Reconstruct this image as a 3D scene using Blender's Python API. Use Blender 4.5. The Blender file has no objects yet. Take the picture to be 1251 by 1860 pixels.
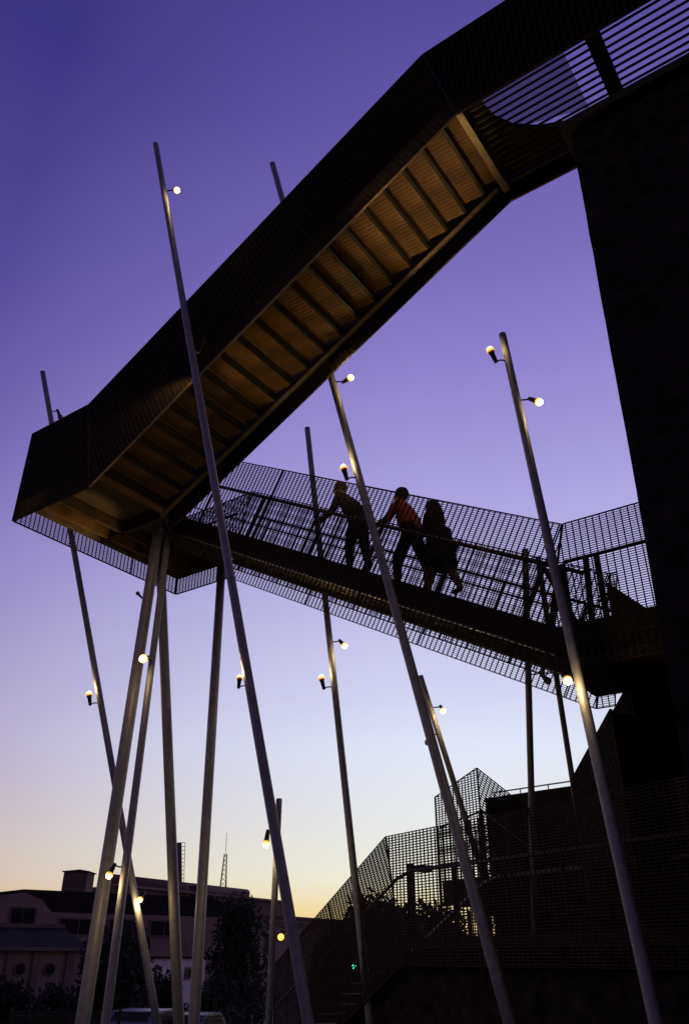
import bpy, bmesh, math, random
from mathutils import Vector as V, Matrix
random.seed(7)
scn = bpy.context.scene
col = scn.collection
R = math.radians

# ------------------------------------------------------------------ camera
F_PX, PITCH, EYE = 1447.0, R(29.2), 1.6
cam_d = bpy.data.cameras.new('camera'); cam = bpy.data.objects.new('camera', cam_d); col.objects.link(cam)
cam.location = (0, 0, EYE); cam.rotation_euler = (R(90) + PITCH, 0, 0)
cam_d.sensor_fit = 'VERTICAL'; cam_d.sensor_height = 36.0; cam_d.lens = F_PX / 1860 * 36.0
cam_d.clip_start = 0.1; cam_d.clip_end = 3000
scn.camera = cam
scn.render.resolution_x, scn.render.resolution_y = 688, 1024

# ------------------------------------------------------------------ dusk sky
def lin(c): return tuple(((x/255)/12.92 if x/255 <= .04045 else ((x/255+.055)/1.055)**2.4) for x in c)
SUN_AZ = R(15)                                     # the afterglow lies a little right of straight ahead
w = bpy.data.worlds.new('World'); scn.world = w; w.use_nodes = True
nt = w.node_tree; nt.nodes.clear(); N = nt.nodes.new; L = nt.links.new
out = N('ShaderNodeOutputWorld'); bg = N('ShaderNodeBackground'); L(bg.outputs[0], out.inputs[0])
tc = N('ShaderNodeTexCoord'); sep = N('ShaderNodeSeparateXYZ'); L(tc.outputs['Generated'], sep.inputs[0])
asn = N('ShaderNodeMath'); asn.operation = 'ARCSINE'; L(sep.outputs['Z'], asn.inputs[0])
el = N('ShaderNodeMapRange'); el.inputs[1].default_value = 0; el.inputs[2].default_value = R(90); L(asn.outputs[0], el.inputs[0])
def ramp(stops):
    r = N('ShaderNodeValToRGB'); e = r.color_ramp.elements
    while len(e) > 1: e.remove(e[-1])
    for i, (deg, c) in enumerate(stops):
        q = e[0] if i == 0 else e.new(deg/90)
        q.position = deg/90; q.color = (*lin(c), 1)
    L(el.outputs[0], r.inputs[0]); return r
glow = ramp([(0, (240,190,110)), (2.5, (242,222,160)), (4.4, (236,236,217)), (8, (228,230,232)), (12.8, (221,227,245)), (16, (210,212,240)), (22, (193,190,234)),
             (29, (172,164,224)), (33, (160,150,215)), (39, (142,128,203)), (45, (123,110,187)), (55, (97,86,166)), (63, (78,69,148)), (90, (48,40,108))])
away = ramp([(0, (190,145,120)), (3, (197,162,145)), (6, (186,163,166)), (10, (170,150,180)), (16.6, (150,135,190)), (24, (130,114,186)), (32, (106,92,170)),
             (41, (86,74,153)), (56, (58,50,128)), (90, (40,34,100))])
flatd = N('ShaderNodeVectorMath'); flatd.operation = 'MULTIPLY'; flatd.inputs[1].default_value = (1, 1, 0); L(tc.outputs['Generated'], flatd.inputs[0])
nrmd = N('ShaderNodeVectorMath'); nrmd.operation = 'NORMALIZE'; L(flatd.outputs[0], nrmd.inputs[0])
dot = N('ShaderNodeVectorMath'); dot.operation = 'DOT_PRODUCT'
dot.inputs[1].default_value = (math.sin(SUN_AZ), math.cos(SUN_AZ), 0); L(nrmd.outputs[0], dot.inputs[0])
mr = N('ShaderNodeMapRange'); mr.inputs[1].default_value = .70; mr.inputs[2].default_value = .99
L(dot.outputs['Value'], mr.inputs[0])
mix = N('ShaderNodeMixRGB'); L(mr.outputs[0], mix.inputs[0]); L(away.outputs[0], mix.inputs[1]); L(glow.outputs[0], mix.inputs[2])
# dimmer towards the side of the sky that lies away from the afterglow
dm = N('ShaderNodeMapRange'); dm.inputs[1].default_value = -1; dm.inputs[2].default_value = .6; dm.inputs[3].default_value = .25; dm.inputs[4].default_value = 1
L(dot.outputs['Value'], dm.inputs[0])
mul = N('ShaderNodeMixRGB'); mul.blend_type = 'MULTIPLY'; mul.inputs[0].default_value = 1; L(mix.outputs[0], mul.inputs[1]); L(dm.outputs[0], mul.inputs[2])
sky = N('ShaderNodeTexSky'); sky.sky_type = 'NISHITA'; sky.sun_disc = False; sky.sun_elevation = R(-2); sky.sun_rotation = SUN_AZ
sk = N('ShaderNodeMixRGB'); sk.blend_type = 'ADD'; sk.inputs[0].default_value = .05; L(mul.outputs[0], sk.inputs[1]); L(sky.outputs[0], sk.inputs[2])
L(sk.outputs[0], bg.inputs[0]); bg.inputs[1].default_value = 1.0
rim_sun_d = bpy.data.lights.new('rim_sun', 'SUN'); rim_sun = bpy.data.objects.new('rim_sun', rim_sun_d); col.objects.link(rim_sun)
rim_sun_d.energy = .03; rim_sun_d.angle = R(15); rim_sun_d.color = (1, .75, .5)  # sun has set; weak added lamp gives rim light from the glow side
rim_sun.rotation_euler = (V((math.sin(SUN_AZ), math.cos(SUN_AZ), .05))).to_track_quat('Z', 'Y').to_euler()
vs = scn.view_settings; vs.view_transform = 'Standard'; vs.look = 'None'; vs.exposure = 0; vs.gamma = 1

# ------------------------------------------------------------------ helpers: pixel rays, frames
CF, CU = V((0, math.cos(PITCH), math.sin(PITCH))), V((0, -math.sin(PITCH), math.cos(PITCH)))
CAM = V((0, 0, EYE))
def ray(u, v): return V((1, 0, 0))*((u-625.5)/F_PX) + CU*((930-v)/F_PX) + CF
def at_depth(u, v, d): return CAM + ray(u, v)*d
def at_z(u, v, z):                                   # z above the eye
    q = ray(u, v); return CAM + q*(z/q.z)
def at_y(u, v, y):
    q = ray(u, v); return CAM + q*(y/q.y)
def on_plane(u, v, P, n):
    q = ray(u, v); return CAM + q*((P-CAM).dot(n)/q.dot(n))
S = 6.8                                              # metres per layout unit
H = V((.82, -.572, 0)).normalized(); NB = V((-H.y, H.x, 0)); UP = V((0, 0, 1))
def W(a, b, z): return CAM + (H*a + NB*b + UP*z)*S   # stair frame: along flight, across, up from the eye

# ------------------------------------------------------------------ materials
def mat(name, c, rough=.7, metal=0, noise=.25, scale=6, bump=0, emit=None, estr=0, spec=.3):
    m = bpy.data.materials.new(name); m.use_nodes = True
    t = m.node_tree; b = t.nodes['Principled BSDF']
    b.inputs['Roughness'].default_value = rough; b.inputs['Metallic'].default_value = metal
    b.inputs['Specular IOR Level'].default_value = spec
    co = t.nodes.new('ShaderNodeTexCoord'); nz = t.nodes.new('ShaderNodeTexNoise')
    nz.inputs['Scale'].default_value = scale; nz.inputs['Detail'].default_value = 8
    t.links.new(co.outputs['Object'], nz.inputs['Vector'])
    r = t.nodes.new('ShaderNodeValToRGB')
    r.color_ramp.elements[0].position = .3; r.color_ramp.elements[1].position = .72
    r.color_ramp.elements[0].color = (*[x*(1-noise) for x in c], 1); r.color_ramp.elements[1].color = (*[min(1, x*(1+noise)) for x in c], 1)
    t.links.new(nz.outputs[0], r.inputs[0]); t.links.new(r.outputs[0], b.inputs['Base Color'])
    if bump:
        bp = t.nodes.new('ShaderNodeBump'); bp.inputs['Strength'].default_value = bump; bp.inputs['Distance'].default_value = .05
        t.links.new(nz.outputs[0], bp.inputs['Height']); t.links.new(bp.outputs[0], b.inputs['Normal'])
    if emit:
        b.inputs['Emission Color'].default_value = (*emit, 1); b.inputs['Emission Strength'].default_value = estr
    return m
M = dict(
    grate=mat('weathered_grating', (.036, .025, .022), .75, .2, .4, 9, spec=.15),
    steel=mat('brown_steel', (.060, .040, .030), .6, .2, .35, 5),
    trim=mat('edge_steel', (.22, .16, .11), .45, .4, .3, 8),
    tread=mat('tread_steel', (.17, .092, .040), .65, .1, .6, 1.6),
    pole=mat('galvanised_steel', (.24, .236, .262), .5, .25, .16, 9, .03),
    black=mat('black_metal', (.02, .018, .018), .5, .3, .2, 9),
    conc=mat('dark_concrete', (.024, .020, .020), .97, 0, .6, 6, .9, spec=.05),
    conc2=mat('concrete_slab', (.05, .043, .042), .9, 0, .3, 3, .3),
    bulb=mat('lamp_glass', (.9, .8, .6), .3, 0, 0, 5, 0, (1, .62, .20), 2.5),
    glow_ring=mat('painted_glow_rim', (.8, .4, .1), .4, 0, 0, 5, 0, (1, .42, .07), 1.1),  # amber emission put in for the warm falloff round a bulb
    amber=mat('street_lamp_glass', (.9, .6, .2), .3, 0, 0, 5, 0, (1, .50, .08), 3),
    green=mat('signal_glass', (.1, .8, .4), .3, 0, 0, 5, 0, (.05, 1, .45), 2.5),
    dead=mat('unlit_glass', (.25, .22, .2), .2, 0, .1, 5),
    skin=mat('skin', (.30, .17, .12), .6, 0, .1, 20), hair=mat('dark_hair', (.015, .011, .010), .6, 0, .3, 30),
    orange=mat('orange_cloth', (.55, .13, .045), .85, 0, .2, 12), dark=mat('dark_cloth', (.02, .018, .022), .9, 0, .3, 12),
    denim=mat('navy_cloth', (.022, .022, .035), .9, 0, .3, 12), shoe=mat('shoe_leather', (.015, .013, .012), .6, 0, .2, 12),
    stucco=mat('pale_stucco', (.235, .17, .16), .9, 0, .18, .8, .1), stucco2=mat('tan_stucco', (.15, .11, .10), .9, 0, .2, .7, .1),
    white=mat('white_render', (.55, .52, .55), .9, 0, .12, 1), roof=mat('dark_roofing', (.030, .024, .025), .95, 0, .3, 1.5, spec=.05),
    glass=mat('dark_glazing', (.012, .011, .014), .5, 0, .2, 2, 0, None, 0, .1), bark=mat('bark', (.04, .03, .022), .95, 0, .4, 12, .5),
    leaf=mat('dark_leaves', (.026, .034, .018), .8, 0, .45, 3), ground=mat('dark_asphalt', (.045, .043, .045), .95, 0, .3, .9, .2),
    car=mat('pale_car_paint', (.16, .17, .20), .4, .3, .05, 3), tyre=mat('tyre_rubber', (.02, .02, .02), .9, 0, .2, 9),
)

# ------------------------------------------------------------------ mesh helpers
class MB:
    def __init__(s): s.v, s.f = [], []
    def add(s, vs, fs):
        o = len(s.v); s.v += [tuple(x) for x in vs]; s.f += [tuple(i+o for i in f) for f in fs]
    def hexa(s, p):                                   # 4 bottom + 4 top corners
        s.add(p, [(0,3,2,1), (4,5,6,7), (0,1,5,4), (1,2,6,5), (2,3,7,6), (3,0,4,7)])
    def bar(s, A, B, x, y):                           # box from A to B with half-extents vectors x, y
        s.hexa([A-x-y, A+x-y, A+x+y, A-x+y, B-x-y, B+x-y, B+x+y, B-x+y])
    def box(s, c, e1, e2, e3): s.bar(c-e3, c+e3, e1, e2)
    def tube(s, pts, rad, n=12, cap=True):
        pts = [V(p) for p in pts]; rr = rad if isinstance(rad, (list, tuple)) else [rad]*len(pts); rings = []
        o = len(s.v); ref = None
        for i, p in enumerate(pts):
            d = (pts[min(i+1, len(pts)-1)] - pts[max(i-1, 0)]).normalized()
            if ref is None: ref = d.orthogonal().normalized()
            x = (ref - d*ref.dot(d)).normalized(); ref = x; y = d.cross(x)
            for k in range(n):
                t = 2*math.pi*k/n; s.v.append(tuple(p + (x*math.cos(t) + y*math.sin(t))*rr[i]))
        for i in range(len(pts)-1):
            for k in range(n):
                a, b = o+i*n+k, o+i*n+(k+1) % n; s.f.append((a, b, b+n, a+n))
        if cap: s.f.append(tuple(o+k for k in range(n))[::-1]); s.f.append(tuple(o+(len(pts)-1)*n+k for k in range(n)))
    def prism(s, poly, d):                            # planar polygon extruded by d
        n = len(poly); s.add([V(p) for p in poly] + [V(p)+d for p in poly],
              [tuple(range(n))[::-1], tuple(range(n, 2*n))] + [(i, (i+1) % n, (i+1) % n+n, i+n) for i in range(n)])
    def build(s, name, m, parent=None, smooth=False, kind=None):
        me = bpy.data.meshes.new(name); me.from_pydata(s.v, [], s.f); me.update()
        bm = bmesh.new(); bm.from_mesh(me); bmesh.ops.recalc_face_normals(bm, faces=bm.faces); bm.to_mesh(me); bm.free()
        me.materials.append(M[m] if isinstance(m, str) else m)
        if smooth: me.polygons.foreach_set('use_smooth', [True]*len(me.polygons))
        o = bpy.data.objects.new(name, me); col.objects.link(o)
        if parent:
            o.parent = parent; o.matrix_parent_inverse = Matrix.Translation(-parent.location)
        if kind: o['kind'] = kind
        return o
def thing(name, loc, label, cat, group=None):
    o = bpy.data.objects.new(name, None); col.objects.link(o); o.location = loc; o.empty_display_size = .2
    return tag(o, label, cat, group)
def tag(o, label, cat, group=None):
    o['label'] = label; o['category'] = cat
    if group: o['group'] = group
    return o
def sub(name, mb, m, part, **k):                      # sub-part: child of a part whose own parent is an Empty
    o = mb.build(name, m, None, **k); o.parent = part; o.matrix_parent_inverse = part.matrix_parent_inverse.inverted() if False else Matrix.Identity(4)
    root = part.parent
    if root: o.matrix_parent_inverse = Matrix.Identity(4)
    return o

def clip(p, d, poly):                                 # clip 2-D line p+t*d to a convex polygon
    t0, t1 = -1e9, 1e9; n = len(poly)
    area = sum(poly[i][0]*poly[(i+1) % n][1]-poly[(i+1) % n][0]*poly[i][1] for i in range(n))
    sg = 1 if area > 0 else -1
    for i in range(n):
        ax, ay = poly[i]; bx, by = poly[(i+1) % n]; ex, ey = bx-ax, by-ay; nx, ny = -ey*sg, ex*sg
        num = (ax-p[0])*nx+(ay-p[1])*ny; den = d[0]*nx+d[1]*ny
        if abs(den) < 1e-9:
            if num > 0: return None
            continue
        t = num/den
        if den > 0: t0 = max(t0, t)
        else: t1 = min(t1, t)
    return (t0, t1) if t1-t0 > .01 else None

def screen(parent, O, e1, poly, ang=0, rod=.088, flat=.030, depth=.018, thick=.005, seam=2.64, edge='grate', frame=.006):
    """bar grating in the vertical plane O + s*e1 + z*UP; poly in (s, z) metres; ang tilts the flats along a flight"""
    nrm = e1.cross(UP); P3 = lambda s, z: O + e1*s + UP*z
    c, sn = math.cos(ang), math.sin(ang); d1, d2 = (c, sn), (-sn, c)
    D1, D2 = e1*c+UP*sn, -e1*sn+UP*c
    lo = lambda d: min(p[0]*d[0]+p[1]*d[1] for p in poly); hi = lambda d: max(p[0]*d[0]+p[1]*d[1] for p in poly)
    rods, flats = MB(), MB()
    k = math.ceil(lo(d1)/rod); nx = lo(d1)+seam
    while k*rod < hi(d1):
        q = k*rod; r = clip((d1[0]*q, d1[1]*q), d2, poly)
        offs = [0]
        if q >= nx: offs = [0, .03]; nx += seam
        if r:
            for of in offs:
                b = P3(d1[0]*(q+of), d1[1]*(q+of)); w_ = .006 if len(offs) == 1 else .007
                rods.bar(b+D2*r[0], b+D2*r[1], D1*w_, nrm*(depth*.45))
        k += 1
    k = math.ceil(lo(d2)/flat)
    while k*flat < hi(d2):
        q = k*flat; r = clip((d2[0]*q, d2[1]*q), d1, poly)
        if r:
            b = P3(d2[0]*q, d2[1]*q); flats.bar(b+D1*r[0], b+D1*r[1], D2*(thick/2), nrm*(depth/2))
        k += 1
    rods.build('screen_rods', 'grate', parent, kind='stuff'); flats.build('screen_flats', 'grate', parent, kind='stuff')
    n = len(poly)
    for i in range(n):
        A, B = P3(*poly[i]), P3(*poly[(i+1) % n]); dd = (B-A).normalized(); m = MB()
        m.bar(A, B, dd.cross(nrm)*frame, nrm*(depth*.62)); m.build('screen_frame', edge if i == 0 else 'grate', parent)

# ------------------------------------------------------------------ ground
g = MB(); ys = [-60, -10, 18, 24, 32, 40, 70, 140, 400, 1500]; zs = [0, 0, 0, -.35, -1.5, -2.3, -2.4, -2.5, -2.5, -2.5]
xs = [-1500, -300, -60, -20, 0, 20, 60, 300, 1500]
vv = [(x, y, z) for y, z in zip(ys, zs) for x in xs]; nx_ = len(xs)
g.add(vv, [(j*nx_+i, j*nx_+i+1, (j+1)*nx_+i+1, (j+1)*nx_+i) for j in range(len(ys)-1) for i in range(nx_-1)])
gr = g.build('ground', 'ground'); gr['kind'] = 'structure'
def gz(y):
    for i in range(len(ys)-1):
        if ys[i] <= y <= ys[i+1]: return zs[i]+(zs[i+1]-zs[i])*(y-ys[i])/(ys[i+1]-ys[i])
    return -2.5

# ------------------------------------------------------------------ concrete building on the right
b0 = 1.13
wall = thing('concrete_building', W(.4, 1.4, -EYE/S), 'tall dark rough concrete building filling the right edge, footbridge landing on its top', 'building')
m = MB()
prof = [(-.252, -EYE/S-.02), (-.250, .198), (-.237, .633), (-.2235, 1.30), (-.221, 1.478)]
pr2 = []
rw = random.Random(3)
for (a0_, z0_), (a1_, z1_) in zip(prof[:-1], prof[1:]):
    for k in range(12): pr2.append((a0_+(a1_-a0_)*k/12+rw.gauss(0, .0003), z0_+(z1_-z0_)*k/12))
prof = pr2+[prof[-1]]
ring = []
for a_, z_ in prof: ring.append([W(a_, b0, z_), W(1.2, b0, z_), W(1.2, 2.6, z_), W(a_, 2.6, z_)])
vs_ = [p for r_ in ring for p in r_]
fs_ = [(i*4+k, i*4+(k+1) % 4, i*4+4+(k+1) % 4, i*4+4+k) for i in range(len(ring)-1) for k in range(4)] + [tuple(len(vs_)-4+k for k in range(4)), (3, 2, 1, 0)]
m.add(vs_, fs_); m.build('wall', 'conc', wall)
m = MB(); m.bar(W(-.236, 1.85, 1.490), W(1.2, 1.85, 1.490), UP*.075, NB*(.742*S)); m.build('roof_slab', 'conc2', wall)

# ------------------------------------------------------------------ stairs: flights, landings, footbridge
ANG = math.atan2(1.548-.99, -.411+1.447)
C_, S_ = math.cos(ANG), math.sin(ANG)
BU0, BU1, BL0, BL1 = 1.0, 1.268, 1.316, 1.586
def flight(root, aL, zL, aR, zR, bN, bF, n, sgn):
    """treads between screen-bottom points (aL,zL) and (aR,zR); the stringer sits .045-.09 above the screen bottom"""
    ang = math.atan2(zR-zL, aR-aL); D = (H*(aR-aL)+UP*(zR-zL)).normalized(); Pp = NB.cross(D)
    if Pp.z < 0: Pp = -Pp
    for bb in (bN+.012, bF-.012):
        m = MB(); A, B = W(aL, bb, zL)+Pp*(.0675*S), W(aR, bb, zR)+Pp*(.0675*S); m.bar(A, B, Pp*(.0225*S), NB*.035); m.build('stringer', 'steel', root)
    for bb in (bN+.019, bF-.019):
        m = MB(); A, B = W(aL, bb, zL)+Pp*(.043*S), W(aR, bb, zR)+Pp*(.043*S); m.bar(A, B, Pp*.012, NB*.035); m.build('stringer_flange', 'trim', root)
    da, dz = (aR-aL)/n, (zR-zL)/n; tm = rm = lm = None
    wid = (bF-bN-.042)*S/2; bc = (bN+bF)/2
    for i in range(n):
        a0 = aL+da*i; zt = zL+dz*(i+(1 if dz > 0 else 0))+.062
        c = W(a0+da*.5, bc, zt)
        if tm is None:
            t = MB(); t.box(V((0, 0, 0)), H*(abs(da)*S*.44), NB*wid, UP*.012)
            t.box(V((0, 0, -.03))+H*(abs(da)*S*.445)*(-1 if dz > 0 else 1), H*.009, NB*wid, UP*.04)
            for k in range(21):                            # fine ribs under the pan
                t.box(V((0, 0, -.014))+NB*(wid*(-.95+.095*k)), H*(abs(da)*S*.42), NB*.003, UP*.004)
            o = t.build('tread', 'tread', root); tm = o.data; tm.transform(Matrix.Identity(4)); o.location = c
            o.matrix_parent_inverse = Matrix.Translation(-root.location)
            q = MB(); q.box(V((0, 0, 0)), H*.026, NB*(wid*.99), UP*(abs(dz)*S*.5)); o2 = q.build('riser', 'black', root); rm = o2.data  # black instead of brown steel: shade between treads is put into the colour
        else:
            o = bpy.data.objects.new('tread', tm); o2 = bpy.data.objects.new('riser', rm)
            for x in (o, o2): col.objects.link(x); x.parent = root; x.matrix_parent_inverse = Matrix.Translation(-root.location)
            o.location = c
        o2.location = W(a0 if dz > 0 else a0+da, bc, zt-abs(dz)*.52)
    return ang
def rail(root, pts, r=.024, name='handrail', m_='steel'):
    m = MB(); m.tube(pts, r, 8); return m.build(name, m_, root, smooth=True)
def post(root, A, B, w_=.03, d_=.012, name='rail_post'):
    m = MB(); m.bar(A, B, H*w_, NB*d_); return m.build(name, 'steel', root)
def pl(poly): return [(a*S, z*S) for a, z in poly]

# upper flight
uf = thing('stair_flight', W(-.93, 1.13, .95), 'upper brown steel stair flight with lit treads seen from below, rising to the concrete roof', 'staircase')
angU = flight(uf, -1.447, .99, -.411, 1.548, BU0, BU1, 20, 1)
for bb in (BU0, BU1):
    screen(uf, W(0, bb, 0), H, pl([(-1.447, .99), (-.411, 1.548), (-.478, 1.822), (-1.513, 1.264)]), angU, depth=.028, edge='trim' if bb == BU0 else 'steel')
for bb, sg in ((BU0, 1), (BU1, -1)):
    o_ = .205*V((-S_, 0, C_)); rail(uf, [W(-1.447+o_.x, bb+.012*sg, .99+o_.z), W(-.411+o_.x, bb+.012*sg, 1.548+o_.z)])
    for k in range(6):
        t = .06+.175*k; p0 = V((-1.447+1.036*t, 0, .99+.558*t)); post(uf, W(p0.x-.05*S_, bb+.016*sg, p0.z+.05*C_), W(p0.x-.205*S_, bb+.016*sg, p0.z+.205*C_))

# left landing
ld = thing('stair_landing', W(-1.62, 1.3, .98), 'left turning landing wrapped in brown grating, carried on four slanted columns', 'landing')
aE, zb, zt_ = -1.748, .99, 1.264
m = MB(); m.prism([W(aE+.012, BU0+.012, 1.068), W(-1.455, BU0+.012, 1.068), W(-1.455, BL0, 1.068), W(-1.53, BL0, 1.068), W(-1.53, BL1-.012, 1.068), W(aE+.012, BL1-.012, 1.068)], UP*.09); m.build('deck', 'steel', ld)
for P_, Q_, nm in (((aE+.016, BU0+.01), (aE+.016, BL1-.01), 'trim'), ((aE+.05, BU0+.02), (aE+.05, BL1-.02), 'tread'), ((-1.462, BU0+.012), (-1.462, BU1-.01), 'tread'),
                   ((aE+.01, BL1-.014), (-1.53, BL1-.014), 'tread'), ((aE+.01, BU1), (-1.46, BU1), 'steel'), ((aE+.02, BU0+.014), (-1.45, BU0+.014), 'steel'), ((-1.53, BL0), (-1.53, BL1-.015), 'steel'), ((-1.64, BU0+.02), (-1.64, BL1-.02), 'steel')):
    A, B = W(*P_, 1.050), W(*Q_, 1.050); d = (B-A).normalized(); m = MB(); m.bar(A, B, d.cross(UP)*.035, UP*.10); m.build('floor_beam', nm, ld)
screen(ld, W(0, BU0, 0), H, pl([(aE, zb), (-1.449, zb), (-1.515, zt_), (aE, zt_)]), depth=.03)
screen(ld, W(aE, 0, 0), NB, pl([(BU0+.004, zb), (BL1-.004, zb), (BL1-.004, zt_), (BU0+.004, zt_)]))
screen(ld, W(0, BL1, 0), H, pl([(aE, zb), (-1.528, zb), (-1.462, zt_), (aE, zt_)]))
rail(ld, [W(-1.5, BU0+.012, 1.195), W(aE+.012, BU0+.012, 1.195), W(aE+.012, BL1-.012, 1.195), W(-1.5, BL1-.012, 1.195)])

# lower flight
lf = thing('stair_flight', W(-1.0, 1.45, .6), 'lower stair flight inside see-through grating with three people walking on it', 'staircase')
angL = flight(lf, -1.526, .99, -.494, .434, BL0, BL1, 20, -1)
for bb in (BL0, BL1):
    screen(lf, W(0, bb, 0), H, pl([(-1.526, .99), (-.494, .434), (-.42, .711), (-1.46, 1.268)]), angL)
for bb, sg in ((BL0, 1), (BL1, -1)):
    for hh, rr in ((.20, .026), (.125, .014)):
        rail(lf, [W(-1.526+hh*S_, bb+.014*sg, .99+hh*C_), W(-.494+hh*S_, bb+.014*sg, .434+hh*C_)], rr, 'handrail' if hh > .15 else 'mid_rail', 'trim' if (bb == BL0 and hh > .15) else 'steel')
    for k in range(6):
        t = .07+.172*k; x, z = -1.526+1.032*t, .99-.556*t; post(lf, W(x+.05*S_, bb+.018*sg, z+.05*C_), W(x+.2*S_, bb+.018*sg, z+.2*C_))

# right landing, against the concrete building
rl = thing('stair_landing', W(-.36, 1.45, .42), 'right landing of grating tucked against the concrete building at the foot of the lower flight', 'landing')
m = MB(); m.bar(W(-.365, BL0+.012, .5), W(-.365, BL1-.012, .5), H*(.125*S), UP*.13); m.build('deck', 'steel', rl)
m = MB(); m.bar(W(-.365, BL0+.03, .455), W(-.365, BL1-.03, .455), H*(.115*S), UP*.05); m.build('floor_beam', 'steel', rl)
screen(rl, W(0, BL0, 0), H, pl([(-.492, .434), (-.243, .434), (-.243, .711), (-.418, .711)]))
screen(rl, W(-.247, 0, 0), NB, pl([(BL0, .434), (BL1, .434), (BL1, .711), (BL0, .711)]))
screen(rl, W(0, BL1, 0), H, pl([(-.492, .434), (-.455, .434), (-.405, .711), (-.418, .711)]))
rail(rl, [W(-.43, BL0+.012, .64), W(-.26, BL0+.012, .64), W(-.26, BL1-.03, .64)])
for a_, tl in ((-.475, .03), (-.455, -.02), (-.44, .0), (-.40, .005), (-.375, 0)): post(rl, W(a_-tl, BL0+.03+abs(tl)*2, .52), W(a_+tl, BL0+.03, .645), .035, .02)
m = MB(); m.prism([W(-.372, BL0+.05, .522), W(-.30, BL0+.05, .522), W(-.372, BL0+.05, .60)], NB*.02); m.build('gusset_plate', 'steel', rl)

# footbridge over to the roof
fb = thing('footbridge', W(-.2, 1.13, 1.56), 'short level footbridge with open slatted deck from the upper flight to the roof', 'footbridge')
for bb, tz, ta in ((BU0, 1.822, -.476), (BU1, 1.66, -.437)):
    screen(fb, W(0, bb, 0), H, pl([(-.409, 1.548), (.25, 1.548), (.25, tz), (ta, tz)]), depth=.028, edge='trim' if bb == BU1 else 'steel')
for k in range(15):
    m = MB(); b_ = BU0+.014+k*.0165; m.bar(W(-.40, b_, 1.605), W(.25, b_, 1.605), NB*.010, UP*.018); m.build('deck_slat', 'black', fb)
for a_, nm, hw in ((-.413, 'trim', .05), (-.122, 'black', .10), (.10, 'black', .10)):
    m = MB(); m.bar(W(a_, BU0+.008, 1.585), W(a_, BU1-.008, 1.585), H*hw, UP*.07); m.build('cross_joist', nm, fb)  # end joist coloured pale as if lamplit, the others black
for bb in (BU0+.010, BU1-.010):
    m = MB(); m.bar(W(-.41, bb, 1.612), W(.25, bb, 1.612), NB*.03, UP*.10); m.build('edge_beam', 'steel', fb)
m = MB(); m.bar(W(-.397, BU0+.02, 1.613), W(-.397, BU1-.02, 1.613), H*(.026*S), UP*.008); m.build('floor_plate', 'steel', fb)
m = MB(); m.prism([W(a_, b_, 1.6135) for a_, b_ in ((-.372, 1.03), (-.362, 1.09), (-.335, 1.135), (-.29, 1.17), (-.235, 1.195), (-.19, 1.245), (-.372, 1.245))], UP*.016); m.build('floor_plate', 'steel', fb)
mm = MB()
for k in range(72):                                        # fine mesh mat on part of the slats
    m_a = -.370+k*.0026; mm.bar(W(m_a, BU0+.02, 1.612), W(m_a, 1.135+.3*(m_a+.37), 1.612), H*.0052, UP*.004)
mm.build('floor_mesh', 'steel', fb, kind='stuff')

# ------------------------------------------------------------------ masts with flood lamps
def lamp(root, P, side, aim, lit=True, energy=0, cone=150, size=1.0, wash=10):
    """bracket from P on the pole axis out along `side`, housing pointing along `aim`"""
    side = side.normalized(); s = size
    K = P + side*(.20*s)
    aim = (aim[1]-K if isinstance(aim, tuple) else aim).normalized()
    h_ = MB(); h_.tube([K-aim*.05*s, K+aim*.02*s, K+aim*.09*s, K+aim*.15*s], [.028*s, .034*s, .038*s, .056*s], 12)
    ho = h_.build('flood_lamp', 'black', root, smooth=True)
    br = MB(); br.tube([P, P+side*(.12*s), K-aim*.03*s], .012*s, 8)
    bo = br.build('bracket', 'black', None, smooth=True); bo.parent = ho
    gl = MB(); c = K+aim*.15*s; rr = [.052, .056, .050, .036, .012]; dd = [0, .018, .042, .06, .068]
    gl.tube([c+aim*(x*s) for x in dd], [x*s for x in rr], 14)
    go = gl.build('bulb', 'bulb' if lit else 'dead', None, smooth=True); go.parent = ho; go.matrix_parent_inverse = ho_inv(ho, root)
    cl = MB(); cl.tube([c-aim*.012*s, c+aim*.004*s, c+aim*.016*s], [.057*s, .061*s, .058*s], 14, False)
    co_ = cl.build('bulb_collar', 'glow_ring' if lit else 'black', None, smooth=True); co_.parent = ho  # added ring; when lit, its glow imitates the orange fringe of the bulb
    if energy:
        ld_ = bpy.data.lights.new('lamp_light', 'SPOT'); ld_.energy = energy; ld_.color = (1, .68, .26); ld_.spot_size = R(cone); ld_.spot_blend = .6; ld_.shadow_soft_size = .05
        lo = bpy.data.objects.new('lamp_light', ld_); col.objects.link(lo); lo.parent = ho; lo.matrix_parent_inverse = ho_inv(ho, root)
        lo.location = c+aim*.09*s; lo.rotation_euler = (-aim).to_track_quat('Z', 'Y').to_euler()
    if lit and wash:
        ld_ = bpy.data.lights.new('lamp_glow', 'POINT'); ld_.energy = wash; ld_.color = (1, .70, .28); ld_.shadow_soft_size = .05
        lo = bpy.data.objects.new('lamp_glow', ld_); col.objects.link(lo); lo.parent = ho; lo.location = c+aim*.13*s
    return ho
def ho_inv(ho, root):
    # the housing has identity basis but its parent inverse cancels the root's place: world matrix is identity
    return Matrix.Identity(4)
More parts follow.
